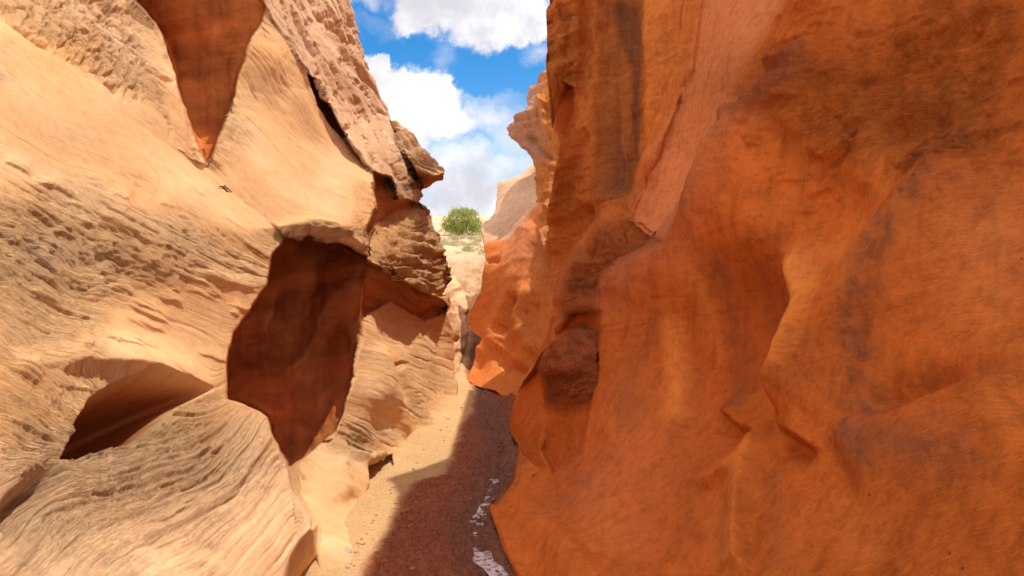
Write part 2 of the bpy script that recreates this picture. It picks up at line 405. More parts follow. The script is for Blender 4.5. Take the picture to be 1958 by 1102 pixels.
bed = bed*(1-g)+bed_grey*g
rec = np.clip(mk['alcove']+mk['gully'], 0, 1)
bed = bed*(1-rec)+((PYL+.25*PXL)/40+.3*fbm(PXL/60, PYL/60, PXL*0, 3, .5, 95))*rec
nx, ny, nz = V[..., 0], V[..., 1], V[..., 2]
n, att = facing(V)
# where the rock is rough
big = fbm(PXL/170, PYL/90, PXL*0, 3, .5, 40)
def blob(cx, cy, rx, ry, a=1.0): return a*np.exp(-(((PXL-cx)/rx)**2+((PYL-cy)/ry)**2))
rgh = .05+.16*ss(0, .5, big)
rgh += blob(60,500,170,90,.8)+.55*mk['slab']*ss(5, 60, sdf([(-4000,-2000),(262,-2000),(345,190),(380,290),(200,195),(0,55),(-4000,-2700)], PXL, PYL))+blob(300,480,200,60,.5)+blob(130,820,170,120,.7)+blob(330,870,160,80,.8)+blob(100,980,150,60,.6)+blob(430,250,60,60,.5)+blob(790,490,80,80,.9)+blob(800,300,60,50,1.0)+blob(690,850,60,30,.7)+blob(590,450,70,16,1.2)
rgh += .16*g + .35*mk['block']
rgh -= blob(150,250,220,60,.7)+blob(530,370,120,60,.6)+blob(330,660,130,60,.5)
rgh = np.clip(rgh, .03, 1.3)*(1-.4*mk['alcove'])*(1-.4*mk['gully'])
wz = .35*fbm(nx*1.3, ny*1.3, nz*1.3, 3, .5, 11)
b2 = bed+wz
patch = fbm(PXL/120, PYL/60, bed*.8, 3, .5, 77)
lay = (n1(b2*2.1, 1)*.5+n1(b2*5.3, 2)*.32+n1(b2*13., 3)*.18*ss(-.3,.3,patch)+n1(b2*29., 4)*.07*ss(-.1,.4,patch))
lay = np.where(lay > 0, lay*1.0, lay*1.25)
scale = D/3.5
def cuts(f, k, seed, along=90.):
    return np.clip(1-np.abs(n1(b2*f+.25*fbm(PXL/50, PYL/50, PXL*0, 2, .5, seed), seed))*3.2, 0, 1)**k*ss(.0, .45, fbm(PXL/along, bed*f*.6, PXL*0, 3, .6, seed+1))
cut = cuts(4.5, 1.5, 33, 70)*1.3+cuts(11, 1.5, 34, 45)*.7+cuts(23, 1.5, 36, 40)*.3
cut = cut*(1-ss(.4,.8,mk['grey']))
disp = -cut*.028*np.clip(rgh*1.5+.08, 0, 1)*D/3.5
disp += rgh*.040*lay*(.6+.9*ss(-.4, .4, patch))*scale
disp += rgh*.018*scale*fbm(nx*14, ny*14, nz*22, 5, .6, 20)
disp += (.03+.03*rgh)*fbm(nx*1.6, ny*1.6, nz*1.6, 3, .5, 8)*scale
# chipped, cracked stone on the upper slab
cr = fbm(PXL/16+bed*1.2, PYL/26, bed*1.5, 4, .55, 60, ridged=True)
slabm = mk['slab']*ss(0, 40, sdf([(-500,-400),(240,-400),(300,120),(280,240),(150,150),(0,40),(-500,-200)], PXL, PYL))
disp -= .035*slabm*ss(.25, .75, cr)
crg = fbm((PXL*.9-PYL*.44)/9, (PXL*.44+PYL*.9)/70, PXL*0, 4, .55, 66, ridged=True)
disp -= .06*g*ss(.35, .85, crg)*ss(-.2,.4,fbm(PXL/40,PYL/80,PXL*0,2,.5,31)+.6*ss(.80,.97,PXL/xr[:, None]))*scale*.6
for p, a in [(((300,150),(312,200),(325,235),(336,275)),-.02), (((278,125),(300,140),(340,158)),-.05), (((10,30),(60,70),(100,100)),-.03),(((200,155),(225,180)),-.04)]:
    disp += fold(PXL, PYL, list(p), a, 3, 3, .2)
# short broken laminae
dash = ss(.12, .42, fbm(PXL/30, b2*9, PXL*0, 4, .62, 301))
dash2 = ss(.15, .45, fbm(PXL/13, b2*24, PXL*0, 3, .6, 302))
dm_ = np.clip(rgh*1.3, 0, 1)*(1-ss(.3, .8, mk['grey']))
disp -= scale*dm_*(.013*dash+.006*dash2)
# overhanging edges of broken beds
ledges = [((60,350),(115,362),(170,390)), ((180,402),(250,436),(335,472)), ((0,308),(60,338)), ((370,520),(450,553)), ((20,433),(80,462),(150,512)), ((0,482),(60,520),(120,548)), ((230,575),(280,600),(335,622)),
    ((300,560),(360,592)), ((40,560),(90,575),(120,592)), ((90,725),(150,745),(200,750)), ((20,700),(90,735)), ((10,790),(80,830),(120,850)), ((270,1000),(330,985),(390,940)), ((350,880),(410,860),(445,815)), ((200,905),(290,890),(350,868)), ((60,985),(150,955),(230,945))]
rl = random.Random(11)
for k in range(46):
    x = rl.uniform(0, 470); y = rl.uniform(345, 700); sl_ = .36+.10*rl.random(); L = rl.uniform(25, 90)
    ledges.append(((x,y),(x+L*.5,y+L*.5*sl_+rl.uniform(-3,3)),(x+L,y+L*sl_)))
for k, p in enumerate(ledges):
    a = (.010 if k < 16 else rl.uniform(.004, .010))
    lx = [q[0] for q in p]; sc0 = 1 if k < 16 else .8
    disp += fold(PXL, PYL, list(p), a, rl.uniform(10, 26), 1.5, .35, 6)*(1-rec)
# brow, hollow and folds low on the near face
disp += fold(PXL, PYL, [(60,690),(170,700),(285,708),(350,732),(432,760)], .05, 50, 12, .25)
hol = sdf([(128,868),(150,810),(172,765),(215,735),(283,712),(345,728),(405,745),(345,772),(300,812),(272,838),(215,850),(160,864)], PXL, PYL)
disp -= .50*blur(ss(-4, 24, hol), 10)*ss(-5, 1, hol)
disp += fold(PXL, PYL, [(0,1010),(60,940),(130,880)], -.10, 18, 30, .2)
disp += fold(PXL, PYL, [(370,850),(420,830),(450,790)], -.03, 10, 16, .3)
disp += fold(PXL, PYL, [(380,520),(450,545),(505,548)], .02, 20, 10, .3)
# alcove: vein and its folds
disp += fold(PXL, PYL, [(700,495),(660,560),(625,620),(590,680),(540,725)], .03, 14, 26, .2, 10)
disp += fold(PXL, PYL, [(535,540),(518,590),(512,660),(505,760)], .02, 10, 24, .2, 10)
disp += mk['alcove']*.10*fbm(PXL/70, PYL/110, PXL*0, 3, .5, 90)
disp += mk['gully']*.08*fbm(PXL/60, PYL/200, PXL*0, 3, .5, 91)
# rim of the alcove
disp += fold(PXL, PYL, [(530,455),(560,440),(610,436),(650,452),(705,480)], .06, 14, 12, .1)
# ribs on the lower wall
disp += fold(PXL, PYL, [(735,650),(740,720),(770,790),(780,850)], .06, 14, 30, .2)
disp += fold(PXL, PYL, [(625,845),(660,858),(700,880),(745,872)], .05, 10, 6, .1)
disp += fold(PXL, PYL, [(640,870),(655,920),(665,960)], .05, 18, 18, .3)
for k in range(7):
    yy = 420+k*23+6*math.sin(k*3)
    disp += fold(PXL, PYL, [(735+4*k,yy),(790,yy+14),(850,yy+34)], -.04, 5, 3, .3)
V2 = V+n*(disp*att)[..., None]
# colour of the rock, with shade painted into its recesses
tan = np.array([.69,.425,.20]); orange = np.array([.68,.355,.13]); pale = np.array([.74,.52,.29]); greyc = np.array([.72,.50,.32]); deep_shade = np.array([.46,.13,.032])
def mixa(a, b, m): return a*(1-m[..., None])+b*m[..., None]
C = np.broadcast_to(tan, V.shape).copy()
C = mixa(C, orange, ss(-.1, .5, fbm(PXL/150, PYL/100, bed*.5, 4, .5, 51))*.55)
C = mixa(C, pale, ss(.0, .6, n1(b2*1.7, 12)+.4*fbm(PXL/80, PYL/40, bed, 3))*.5)
C = mixa(C, np.array([.56,.33,.155]), np.clip(blob(170,260,240,90,.8)+blob(600,370,120,60,.6)+blob(420,400,120,50,.5), 0, .8))
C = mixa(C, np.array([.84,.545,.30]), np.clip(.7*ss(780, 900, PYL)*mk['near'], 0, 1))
C = mixa(C, greyc, np.clip(.6*g+.3*mk['far_ledge'], 0, 1))
C = mixa(C, greyc, np.clip(blob(230,60,60,80,.5)+blob(100,480,60,40,.4)+blob(470,820,40,60,.35)+blob(640,330,30,90,.3), 0, 1))
C = mixa(C, deep_shade, np.clip(mk['alcove']+mk['gully']+.9*mk['block_under']+mk['keyhole_shadow']+.7*mk['notch']+.6*mk['hole']+1.0*ss(-2, 8, hol)+.8*mk['far_ledge_under'], 0, 1)*.9)  # redder rock in the recesses, darkened further to stand for their shade
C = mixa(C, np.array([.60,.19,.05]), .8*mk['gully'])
strk = fbm(PXL/9, PYL/140, PXL*0, 4, .6, 96)
vein = fold(PXL, PYL, [(700,495),(660,560),(625,620),(590,680),(540,725)], 1, 4, 5, .1)+fold(PXL, PYL, [(535,540),(518,590),(512,660)], 1, 3, 4, .1)
C = mixa(C, np.array([.62,.25,.08]), np.clip(vein*(.5+.5*ss(-.3,.3,strk)), 0, .8))
C = C*(1-dm_*(.10*dash+.10*dash2))[..., None]
strk = fbm(PXL/9+.2*PYL/9*0, PYL/140, PXL*0, 4, .6, 96)
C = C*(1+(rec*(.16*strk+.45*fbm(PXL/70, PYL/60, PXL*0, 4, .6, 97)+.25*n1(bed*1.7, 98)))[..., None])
C *= (1+.05*n1(b2*9, 14)[..., None])
bk = []
for ox, oy in ((-.08,.10),(-.3,.5),(-1.2,1.2),(-5,2)):
    e = V2[:, -1].copy(); e[:, 0] += ox*2; e[:, 1] += oy*2; bk.append(e)
V3 = np.concatenate([V2]+[b[:, None] for b in bk], 1)
top = []
for ox, oz in ((-.3,.1),(-1.5,.3),(-9,.6)):
    e = V3[0].copy(); e[:, 0] += ox; e[:, 2] += oz; top.append(e)
V3 = np.concatenate([t[None] for t in top[::-1]]+[V3], 0)
def pad(a, c=4, r=3):
    w = [(r, 0), (0, c)]+([(0, 0)] if a.ndim == 3 else [])
    return np.pad(a, w, mode='edge')
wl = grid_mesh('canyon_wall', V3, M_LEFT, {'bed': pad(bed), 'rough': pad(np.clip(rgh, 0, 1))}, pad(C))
tag(wl, 'sunlit tan sandstone wall on the left with carved hollows and thin beds', 'canyon wall', None, 'structure')
#@@RIGHT
# ------------------------------------------------------------------ right canyon wall
edge_R = [(-450,1165),(-300,1127),(-100,1074),(0,1050),(60,1046),(128,1044),(136,1046),(148,1062),(168,1098),(215,1098),(275,1081),(340,1065),(400,1054),(430,1050),(480,1050),
    (550,1052),(620,1058),(645,1056),(680,1032),(700,1022),(730,1000),(760,985),(800,976),(825,975),(850,990),(875,1008),(890,1020),(905,1019),(930,1012),(950,965),(968,944),(980,940),(1010,950),(1050,962),(1102,990),(1180,1030)]
rowsR = axis(-430, 1180, STEP, -20, 1112)
outR = axis(1958, 4600, 6, 1957, 1958)[2:]
tR = np.linspace(0, 1, int(980/STEP)+1)
PX = np.zeros((len(rowsR), len(tR)+len(outR))); PY = np.repeat(rowsR[:, None], PX.shape[1], 1)
xl = curve_at(edge_R, rowsR); xl += (2.5+4.0*(rowsR < 134))*fbm(rowsR/22, rowsR*0, rowsR*0, 4, .6, 15)*(rowsR < 330)
PX[:, :len(tR)] = xl[:, None]+(1960-xl[:, None])*(tR[None]**1.15)
PX[:, len(tR):] = outR[None]
base = depth_surface([(1958,550,2.25),(1958,1100,1.75),(1958,0,2.75),(1958,300,2.5),(1700,550,2.65),(1700,200,3.1),(1700,900,2.3),(1700,1100,2.1),(1500,550,3.35),(1500,250,3.7),(1500,900,2.8),(1500,1100,2.45),(1350,650,3.85),
    (1250,550,4.35),(1150,600,4.9),(1150,750,4.8),(1120,820,4.75),(1060,900,4.75),(1020,900,5.05),(945,975,4.45),(1000,1100,3.6),(1060,1000,3.9),(1000,1000,4.1),(1250,900,3.75),(1250,1100,3.05),(1110,1100,3.2),(1400,450,3.75),(1300,420,4.4),(1150,545,5.0),
    (1600,0,3.7),(1450,150,4.1),(1600,-400,4.6),(2200,-400,2.9),(1400,-400,5.4),(2600,550,1.45),(2600,1100,1.2),(4400,550,.72),(4400,-300,.85),(4400,1100,.6),(1100,-400,8)])
regs = [
 ('columns', [(900,-450),(1340,-450),(1335,0),(1318,130),(1300,170),(1280,225),(1250,290),(1220,345),(1196,405),(1160,425),(1110,470),(1085,520),(1075,570),(1090,600),(1070,640),(900,700)], 44,
    [(1050,0,6.22),(1045,130,6.2),(1000,240,6.5),(1046,400,7.1),(1052,550,7.2),(1060,640,7.1),(1110,350,6.5),(1110,150,6.3),(1150,250,6.2),(1150,50,6.15),(1200,100,5.9),(1200,300,6.0),(1250,150,5.75),(1250,0,5.8),(1300,50,5.6),
     (1100,480,6.9),(1080,560,6.8),(1150,420,6.3),(1196,400,5.95),(1330,-400,6.2),(1080,-400,6.3),(1080,-200,6.25)]),
 ('panel', [(1340,-450),(1335,0),(1318,130),(1300,170),(1280,225),(1250,290),(1220,345),(1196,405),(1240,440),(1256,462),(1310,400),(1350,330),(1400,240),(1408,180),(1450,100),(1500,0),(1560,-450)], 34,
    [(1335,0,5.4),(1300,170,5.45),(1250,290,5.5),(1196,405,5.6),(1256,462,4.84),(1215,420,5.38),(1310,400,4.75),(1400,240,4.45),(1408,180,4.5),(1450,100,4.4),(1500,0,4.5),(1300,300,5.2),(1380,100,4.9),(1350,-400,6.0),(1560,-400,5.2)]),
 ('knob', [(1075,570),(1090,500),(1110,470),(1142,430),(1188,408),(1215,420),(1258,462),(1200,500),(1150,540),(1128,575),(1140,640),(1100,640),(1070,640),(1080,600)], 30,
    [(1075,570,5.9),(1110,470,5.9),(1188,408,5.62),(1258,462,4.8),(1215,420,5.36),(1150,545,5.15),(1130,600,5.3),(1080,630,5.75),(1140,480,5.35),(1170,440,5.3)]),
 ('flank', [(1056,645),(1070,620),(1100,600),(1146,600),(1147,700),(1146,740),(1120,800),(1105,860),(1060,900),(1020,905),(990,860),(960,820),(970,760),(1030,690)], 20,
    [(1056,645,6.5),(1030,700,6.5),(985,760,6.7),(976,825,6.35),(1020,890,5.3),(1045,800,5.5),(1060,860,5.05),(1110,800,5.05),(1145,700,5.0),(1146,610,5.15),(1100,860,4.95),(1100,640,6.1)]),
 ('bulb', [(1030,700),(1036,680),(1060,655),(1085,635),(1115,622),(1144,632),(1146,735),(1124,812),(1108,872),(1060,905),(1038,862),(1046,790),(1041,740)], 14,
    [(1032,700,5.75),(1060,660,5.75),(1100,640,5.45),(1145,640,5.05),(1080,710,5.05),(1120,740,4.95),(1060,760,5.4),(1060,840,5.25),(1100,840,5.0),(1046,740,5.65)]),
]
I, mk = apply_regions(PX, PY, base, regs, 4.0, 23)
D = 1/np.maximum(I, 1/60)
V = to_world(PX, PY, D)
n, att = facing(V)
nx, ny, nz = V[..., 0], V[..., 1], V[..., 2]
sc_ = D/3.5
disp = .05*sc_*fbm(nx*1.5, ny*1.5, nz*1.1, 3, .5, 108)*ss(0, 90, PX-xl[:, None])
def blobR(cx, cy, rx, ry, a=1.0): return a*np.exp(-(((PX-cx)/rx)**2+((PY-cy)/ry)**2))
rgh = .10+blobR(1750,210,170,110,.6)+blobR(1500,180,120,60,.5)+.9*mk['knob']+1.0*mk['bulb']*ss(800, 740, PY)+blobR(1075,90,34,110,.9)+blobR(1080,380,40,90,.4)+blobR(1600,260,80,40,.4)+blobR(1850,60,150,90,.5)+.22*mk['columns']+blobR(1150,400,60,30,.4)
rgh = np.clip(rgh, .05, 1.2)
bed = (PY+.45*(PX-1500))/60+.5*fbm(PX/200, PY/200, PX*0, 3, .5, 130)
disp += rgh*.035*sc_*fbm(PX/60+PY/90, PY/34, bed*.2, 5, .58, 140)
q_ = PY+.38*PX; dR = ss(.10, .45, fbm(PX/60, q_/11, PX*0, 4, .6, 311)); dR2 = ss(.1, .45, fbm(PX/16, q_/6, PX*0, 3, .6, 312))
disp -= sc_*(np.clip(rgh-.12, 0, 1)*(.012*dR+.006*dR2)+.0025*dR*(PY < 700))
disp += sc_*(.0022*fbm(nx*26, ny*26, nz*34, 3, .6, 321)+.0016*n1(bed*9+fbm(PX/80, PY/80, PX*0, 2)*1.5, 323)*ss(-.2,.4,fbm(PX/150, PY/60, PX*0, 3, .5, 324)))
disp += rgh*.016*sc_*fbm(nx*16, ny*16, nz*22, 4, .6, 150)
disp += .010*sc_*n1((bed+.3*fbm(PX/90, PY/90, PX*0, 2))*2.6, 7)*rgh*2
FR = lambda p, h, a, b, t=.15, w=4.0: fold(PX, PY, p, h, a, b, t, w)
# the long edges and grooves of the near lobe
disp += FR([(1130,580),(1160,535),(1210,495),(1258,455),(1310,395),(1350,325),(1395,250),(1430,195),(1500,135),(1570,95),(1640,60)], .12, 14, 60, .1)
disp += FR([(1405,170),(1420,200),(1440,190)], -.10, 14, 12, .2)
disp += FR([(1430,190),(1480,150),(1540,120)], -.06, 12, 14, .2)
# bowl in the middle and the Y where its edges meet
disp -= .30*np.exp(-(((PX-1350)/150)**2+((PY-640)/190)**2)**1.3)
disp += FR([(1505,440),(1515,500),(1545,590),(1530,660),(1490,740),(1455,798)], .10, 26, 36, .2)
disp += FR([(1455,800),(1500,745),(1560,650),(1620,570),(1700,470),(1780,370),(1850,260)], .10, 40, 100, .12)
disp += FR([(1448,806),(1435,860),(1422,950),(1416,1102)], .09, 14, 70, .1)
disp += FR([(1300,740),(1365,785),(1430,806),(1450,806)], .07, 30, 10, .2)
disp += FR([(1300,765),(1375,812),(1430,828)], -.07, 12, 40, .25)
disp += FR([(1462,806),(1500,815),(1540,840),(1580,862)], .05, 26, 8, .2)
disp += FR([(1470,822),(1510,840),(1560,868)], -.06, 8, 34, .25)
disp += FR([(1246,560),(1242,640),(1250,720),(1258,800),(1262,880)], .045, 9, 22, .2)
disp += FR([(1290,640),(1285,740),(1300,900)], -.04, 30, 40, .2)
disp += FR([(1590,870),(1680,830),(1780,790),(1850,745),(1958,715)], .08, 34, 100, .15)
disp += FR([(1640,790),(1760,735),(1850,715),(1958,690)], -.07, 26, 40, .2)
disp += FR([(1180,560),(1175,650),(1180,760),(1150,860)], .05, 40, 40, .2)
disp += FR([(1350,900),(1370,1000),(1380,1100)], -.06, 50, 50, .1)
# bowl and lumps high on the near lobe
disp -= .12*np.exp(-(((PX-1560)/95)**2+((PY-400)/90)**2)**1.4)
disp += FR([(1500,270),(1540,215),(1600,175),(1650,150)], .06, 26, 40, .2)
disp += FR([(1560,312),(1590,295),(1615,275),(1627,230)], -.09, 3, 4, .3, 2)
rl = random.Random(21)
for k in range(90):
    x = rl.uniform(1430, 1940); y = rl.uniform(10, 430)
    if y > 430-.25*(x-1430): y *= .8
    L = rl.uniform(14, 70); t = -rl.uniform(.2, .6)
    disp += FR([(x, y), (x+L*.5, y+L*.5*t-2), (x+L, y+L*t)], rl.uniform(.010, .028), rl.uniform(7, 20), 1.6, .35)
disp += FR([(1545,300),(1590,275),(1612,240)], .045, 24, 14, .3)
disp += blobR(1755,205,38,26,.06)-blobR(1795,225,24,30,.06)-blobR(1700,250,40,16,.04)
disp += FR([(1680,90),(1760,55),(1850,40),(1958,20)], .05, 12, 40, .2)
disp += FR([(1690,150),(1800,110),(1900,95)], .035, 10, 30, .3)
# columns: pillars, pocket and crack
disp += FR([(1243,-40),(1240,100),(1243,200),(1238,300),(1225,360)], .075, 26, 24, .15)
disp += FR([(1175,-60),(1178,100),(1172,250),(1165,390)], -.17, 46, 40, .1)
disp += FR([(1292,-60),(1290,60),(1280,160),(1262,230)], .05, 26, 26, .3)
disp += FR([(1090,-60),(1088,60),(1095,150)], .04, 24, 26, .1)
disp += FR([(1110,-40),(1108,100),(1112,170),(1095,280),(1075,380),(1065,500)], .06, 20, 30, .05)
disp += FR([(1318,140),(1306,170),(1296,205),(1284,235)], -.06, 4, 5, .3)
disp += FR([(1195,405),(1192,425),(1197,445)], -.02, 1.5, 1.5, .2, 2)
disp += FR([(1120,240),(1108,290),(1090,340)], -.08, 6, 8, .2)
disp += FR([(1115,380),(1112,440),(1105,500)], -.12, 14, 12, .2)
for p, a in [([(1118,-60),(1122,60),(1112,170),(1100,300)], -.07), ([(1085,200),(1078,320),(1070,430)], .06), ([(1140,-60),(1138,120),(1130,300),(1120,420)], .06), ([(1210,-60),(1212,150),(1205,330)], -.05), ([(1062,-60),(1068,40),(1072,130)], .05), ([(1095,330),(1085,430),(1072,540)], -.06)]:
    disp += FR(p, a, 9, 11, .2, 7)
disp += FR([(1255,462),(1290,425),(1320,390)], -.03, 4, 6, .3)
disp += FR([(1300,470),(1330,400),(1370,320),(1405,240)], .03, 14, 14, .2)
# bulb and foot
disp += FR([(1050,645),(1085,590),(1110,560)], .06, 12, 18, .2)
disp += FR([(1130,640),(1090,660),(1062,690)], .05, 20, 26, .2)
disp += FR([(942,975),(955,1000),(975,1050),(1000,1102)], .03, 10, 10, .0)
disp += FR([(985,965),(1040,1000),(1090,1050),(1130,1110)], .06, 26, 40, .1)
V2 = V+n*(disp*att)[..., None]
orange = np.array([.56,.135,.024]); bright = np.array([.80,.26,.055]); purple = np.array([.30,.115,.07]); varnish = np.array([.20,.075,.035]); red = np.array([.44,.10,.017])
C = np.broadcast_to(orange, V.shape).copy()
C = C*(1+.22*fbm(PX/28, PY/40, PX*0, 5, .62, 271)+.10*fbm(PX/7, PY/7, PX*0, 3, .6, 272))[..., None]
C = mixa(C, np.array([.78,.25,.06]), np.clip(mk['columns']*.9, 0, 1))
C = mixa(C, bright, ss(0, .6, fbm(PX/140, PY/260, PX*0, 4, .5, 251))*.3)
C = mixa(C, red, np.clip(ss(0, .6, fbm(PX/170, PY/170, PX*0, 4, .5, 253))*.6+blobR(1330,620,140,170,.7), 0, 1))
C = mixa(C, np.array([.64,.215,.075]), np.clip(mk['panel']*.95+.6*blobR(1900,480,110,160,.6)+blobR(1200,900,80,200,.4), 0, 1))
st = ss(-.5, .5, fbm(PX/16, PY/160, PX*0, 4, .6, 255)+.15)
C = mixa(C, varnish, np.clip(FR([(1168,-40),(1175,100),(1172,250),(1160,400)], .95, 45, 34, .1)*(.45+.55*st), 0, .9))
C = mixa(C, bright, np.clip(FR([(1243,-40),(1240,100),(1243,200),(1238,330)], .8, 12, 12, .1), 0, .8))
vs = ss(-.35, .35, fbm(PX/12, PY/120, PX*0, 4, .6, 281))
for p, a, w1, w2 in [([(1325,420),(1322,560),(1330,700),(1335,800)], .55, 22, 26), ([(1400,470),(1395,600),(1400,720)], .35, 18, 30), ([(1215,560),(1205,700),(1190,850)], .35, 20, 26), ([(1470,860),(1480,960),(1490,1090)], .3, 30, 40),
        ([(1400,860),(1380,960),(1385,1100)], .5, 30, 22), ([(1290,830),(1300,960),(1310,1100)], .3, 30, 30), ([(1600,620),(1560,720),(1520,790)], .35, 24, 40), ([(1590,890),(1720,860),(1860,880),(1958,900)], .45, 20, 50), ([(1700,740),(1830,720),(1958,700)], .35, 30, 30), ([(1430,480),(1450,600),(1430,700)], .4, 24, 30)]:
    C = mixa(C, varnish, np.clip(FR(p, a, w1, w2, .2)*(.4+.6*vs), 0, .7))
for p, a, w1, w2 in [([(1292,450),(1290,600),(1296,720)], .35, 16, 16), ([(1600,930),(1640,1010),(1650,1100)], .3, 50, 50), ([(1215,130),(1212,300)], .3, 12, 12), ([(1890,400),(1880,560),(1900,660)], .35, 50, 50), ([(1160,880),(1150,1000),(1160,1100)], .3, 30, 30)]:
    C = mixa(C, bright, np.clip(FR(p, a, w1, w2, .2)*(.5+.5*vs), 0, .7))
spk = ss(-.15, .45, fbm(PX/22, PY/30, PX*0, 5, .65, 261))
C = mixa(C, varnish, np.clip(FR([(1870,230),(1800,320),(1740,430),(1680,560),(1650,680),(1640,800),(1600,900)], .8, 34, 34, .1)*(.35+.65*spk), 0, .85))
C = mixa(C, purple, np.clip((.3*mk['knob']+(.5*mk['bulb']*ss(810, 740, PY))+blobR(1780,210,120,60,.15)+blobR(1130,560,60,70,.6)+blobR(1100,930,70,60,.5)+FR([(1600,860),(1750,830),(1900,860)],.4,40,60))*(.45+.55*spk), 0, .92))
C = mixa(C, purple, np.clip(FR([(1130,570),(1210,490),(1310,395),(1395,250),(1500,140),(1600,90)], .5, 18, 40, .1), 0, .6))
C = mixa(C, bright, np.clip(FR([(1505,440),(1515,500),(1550,590),(1490,740)], .8, 30, 26, .2)+FR([(1246,580),(1243,640),(1250,720),(1258,810)], .8, 10, 12, .2)+FR([(1440,830),(1422,950),(1416,1102)], .5, 6, 60, .1)+blobR(1070,220,40,60,.6)+blobR(1110,420,22,60,.7), 0, .8))  # ribs and facets that catch light, brightened in the colour
bk = []
for ox, oy in ((.06,.10),(.14,.5),(.18,1.2),(.20,2.2),(.24,3.2),(2,3.6),(9,4.0)):
    e = V2[:, 0].copy(); e[:, 0] += ox; e[:, 1] += oy*np.where(e[:, 1] > 8.5, .3, 1)
    zc = np.maximum((e[:, 0]+.37)/.275, 0); e[:, 2] = np.where((e[:, 1]-5.05)/.378 > zc, np.minimum(e[:, 2], zc), e[:, 2]); bk.append(e)  # unseen body behind the edge, lowered to shape the floor's shadow
V3 = np.concatenate([b[:, None] for b in bk[::-1]]+[V2], 1)
# above the frame the wall goes on straight up to an unseen rim set to shadow the floor, then runs back level
def padR(a): return np.pad(a, [(11, 0), (7, 0)]+([(0, 0)] if a.ndim == 3 else []), mode='edge')
e0 = V3[0].copy(); rim = np.maximum((e0[:, 0]+.74)/.275-.1, e0[:, 2]+.02)
rim[:7] = e0[:7, 2]+.02
rim = np.where(e0[:, 1] > 7.5, e0[:, 2]+.05, np.minimum(rim, 11))
ext = []
for k in range(1, 9):
    e = e0.copy(); e[:, 2] += (rim-e0[:, 2])*k/8; e[:, 0] += .12*math.sin(k*1.3)*(k < 8); ext.append(e)
for ox, oz in ((.3,.15),(2,.3),(12,.5)):
    e = ext[7].copy(); e[:, 0] += ox; e[:, 2] += oz; ext.append(e)
V3 = np.concatenate([e[None] for e in ext[::-1]]+[V3], 0)
wr = grid_mesh('canyon_wall', V3, M_RIGHT, {'bed': padR(bed), 'rough': padR(np.clip(rgh, 0, 1))}, padR(C))
tag(wr, 'tall shaded orange sandstone wall filling the right side with dark varnish streaks', 'canyon wall', None, 'structure')
#@@REST
def patch_wall(name, label, edge_a, edge_b, py0, py1, ncol, pts, regs=(), hue=None, seed=0, rghv=.5, side=1, mat=M_RIGHT, folds=(), amp=1.0, colf=None):
    rows = np.arange(py0, py1+.1, 1.6)
    a = curve_at(edge_a, rows); b = curve_at(edge_b, rows)
    a = a+2.0*fbm(rows/10, rows*0, rows*0, 3, .6, seed); t = np.linspace(0, 1, ncol)
    X = a[:, None]+(b-a)[:, None]*t[None]; Y = np.repeat(rows[:, None], ncol, 1)
    I, mk = apply_regions(X, Y, depth_surface(pts), list(regs), 3, seed)
    D = 1/I; V = to_world(X, Y, D); n = grid_normals(V)
    n = n*np.where((n*(-V+np.array([0,0,CAMH]))).sum(-1, keepdims=True) > 0, 1, -1)
    s = D/3.5
    bed = (Y+.3*X)/22+.3*fbm(X/50, Y/50, X*0, 3, .5, seed+3)
    d = amp*s*(.05*fbm(V[..., 0]*1.3, V[..., 1]*1.3, V[..., 2]*1.3, 3, .5, seed+1)+rghv*.03*n1(bed*2, seed)+rghv*.03*fbm(X/12, Y/9, X*0, 4, .6, seed+2))
    for f in folds: d = d+fold(X, Y, *f)
    V = V+n*d[..., None]
    C = np.broadcast_to(np.array(hue), V.shape).copy(); C = C*(1+.15*fbm(X/40, Y/40, X*0, 4, .5, seed+6)[..., None])
    if colf: C = colf(X, Y, C, mk)
    ext = []
    src = V[:, 0] if side > 0 else V[:, -1]
    for ox, oy in ((.05,.12),(.3,.5),(1.5,1.0),(7,1.5)):
        e = src.copy(); e[:, 0] += side*ox; e[:, 1] += oy; ext.append(e[:, None])
    V = np.concatenate(ext[::-1]+[V], 1) if side > 0 else np.concatenate([V]+ext, 1)
    w = [(0, 0), (4, 0)] if side > 0 else [(0, 0), (0, 4)]
    tp = []
    for ox, oz in ((.05,.03),(.5,.12),(6,.3)):
        e = V[0].copy(); e[:, 0] += side*ox; e[:, 2] += oz; tp.append(e[None])
    V = np.concatenate(tp[::-1]+[V], 0); w[0] = (3, 0)
    o = grid_mesh(name, V, mat, {'bed': np.pad(bed, w, mode='edge'), 'rough': np.pad(np.full(bed.shape, rghv), w, mode='edge')}, np.pad(C, w+[(0, 0)], mode='edge'))
    return tag(o, label, 'canyon wall', None, 'structure')

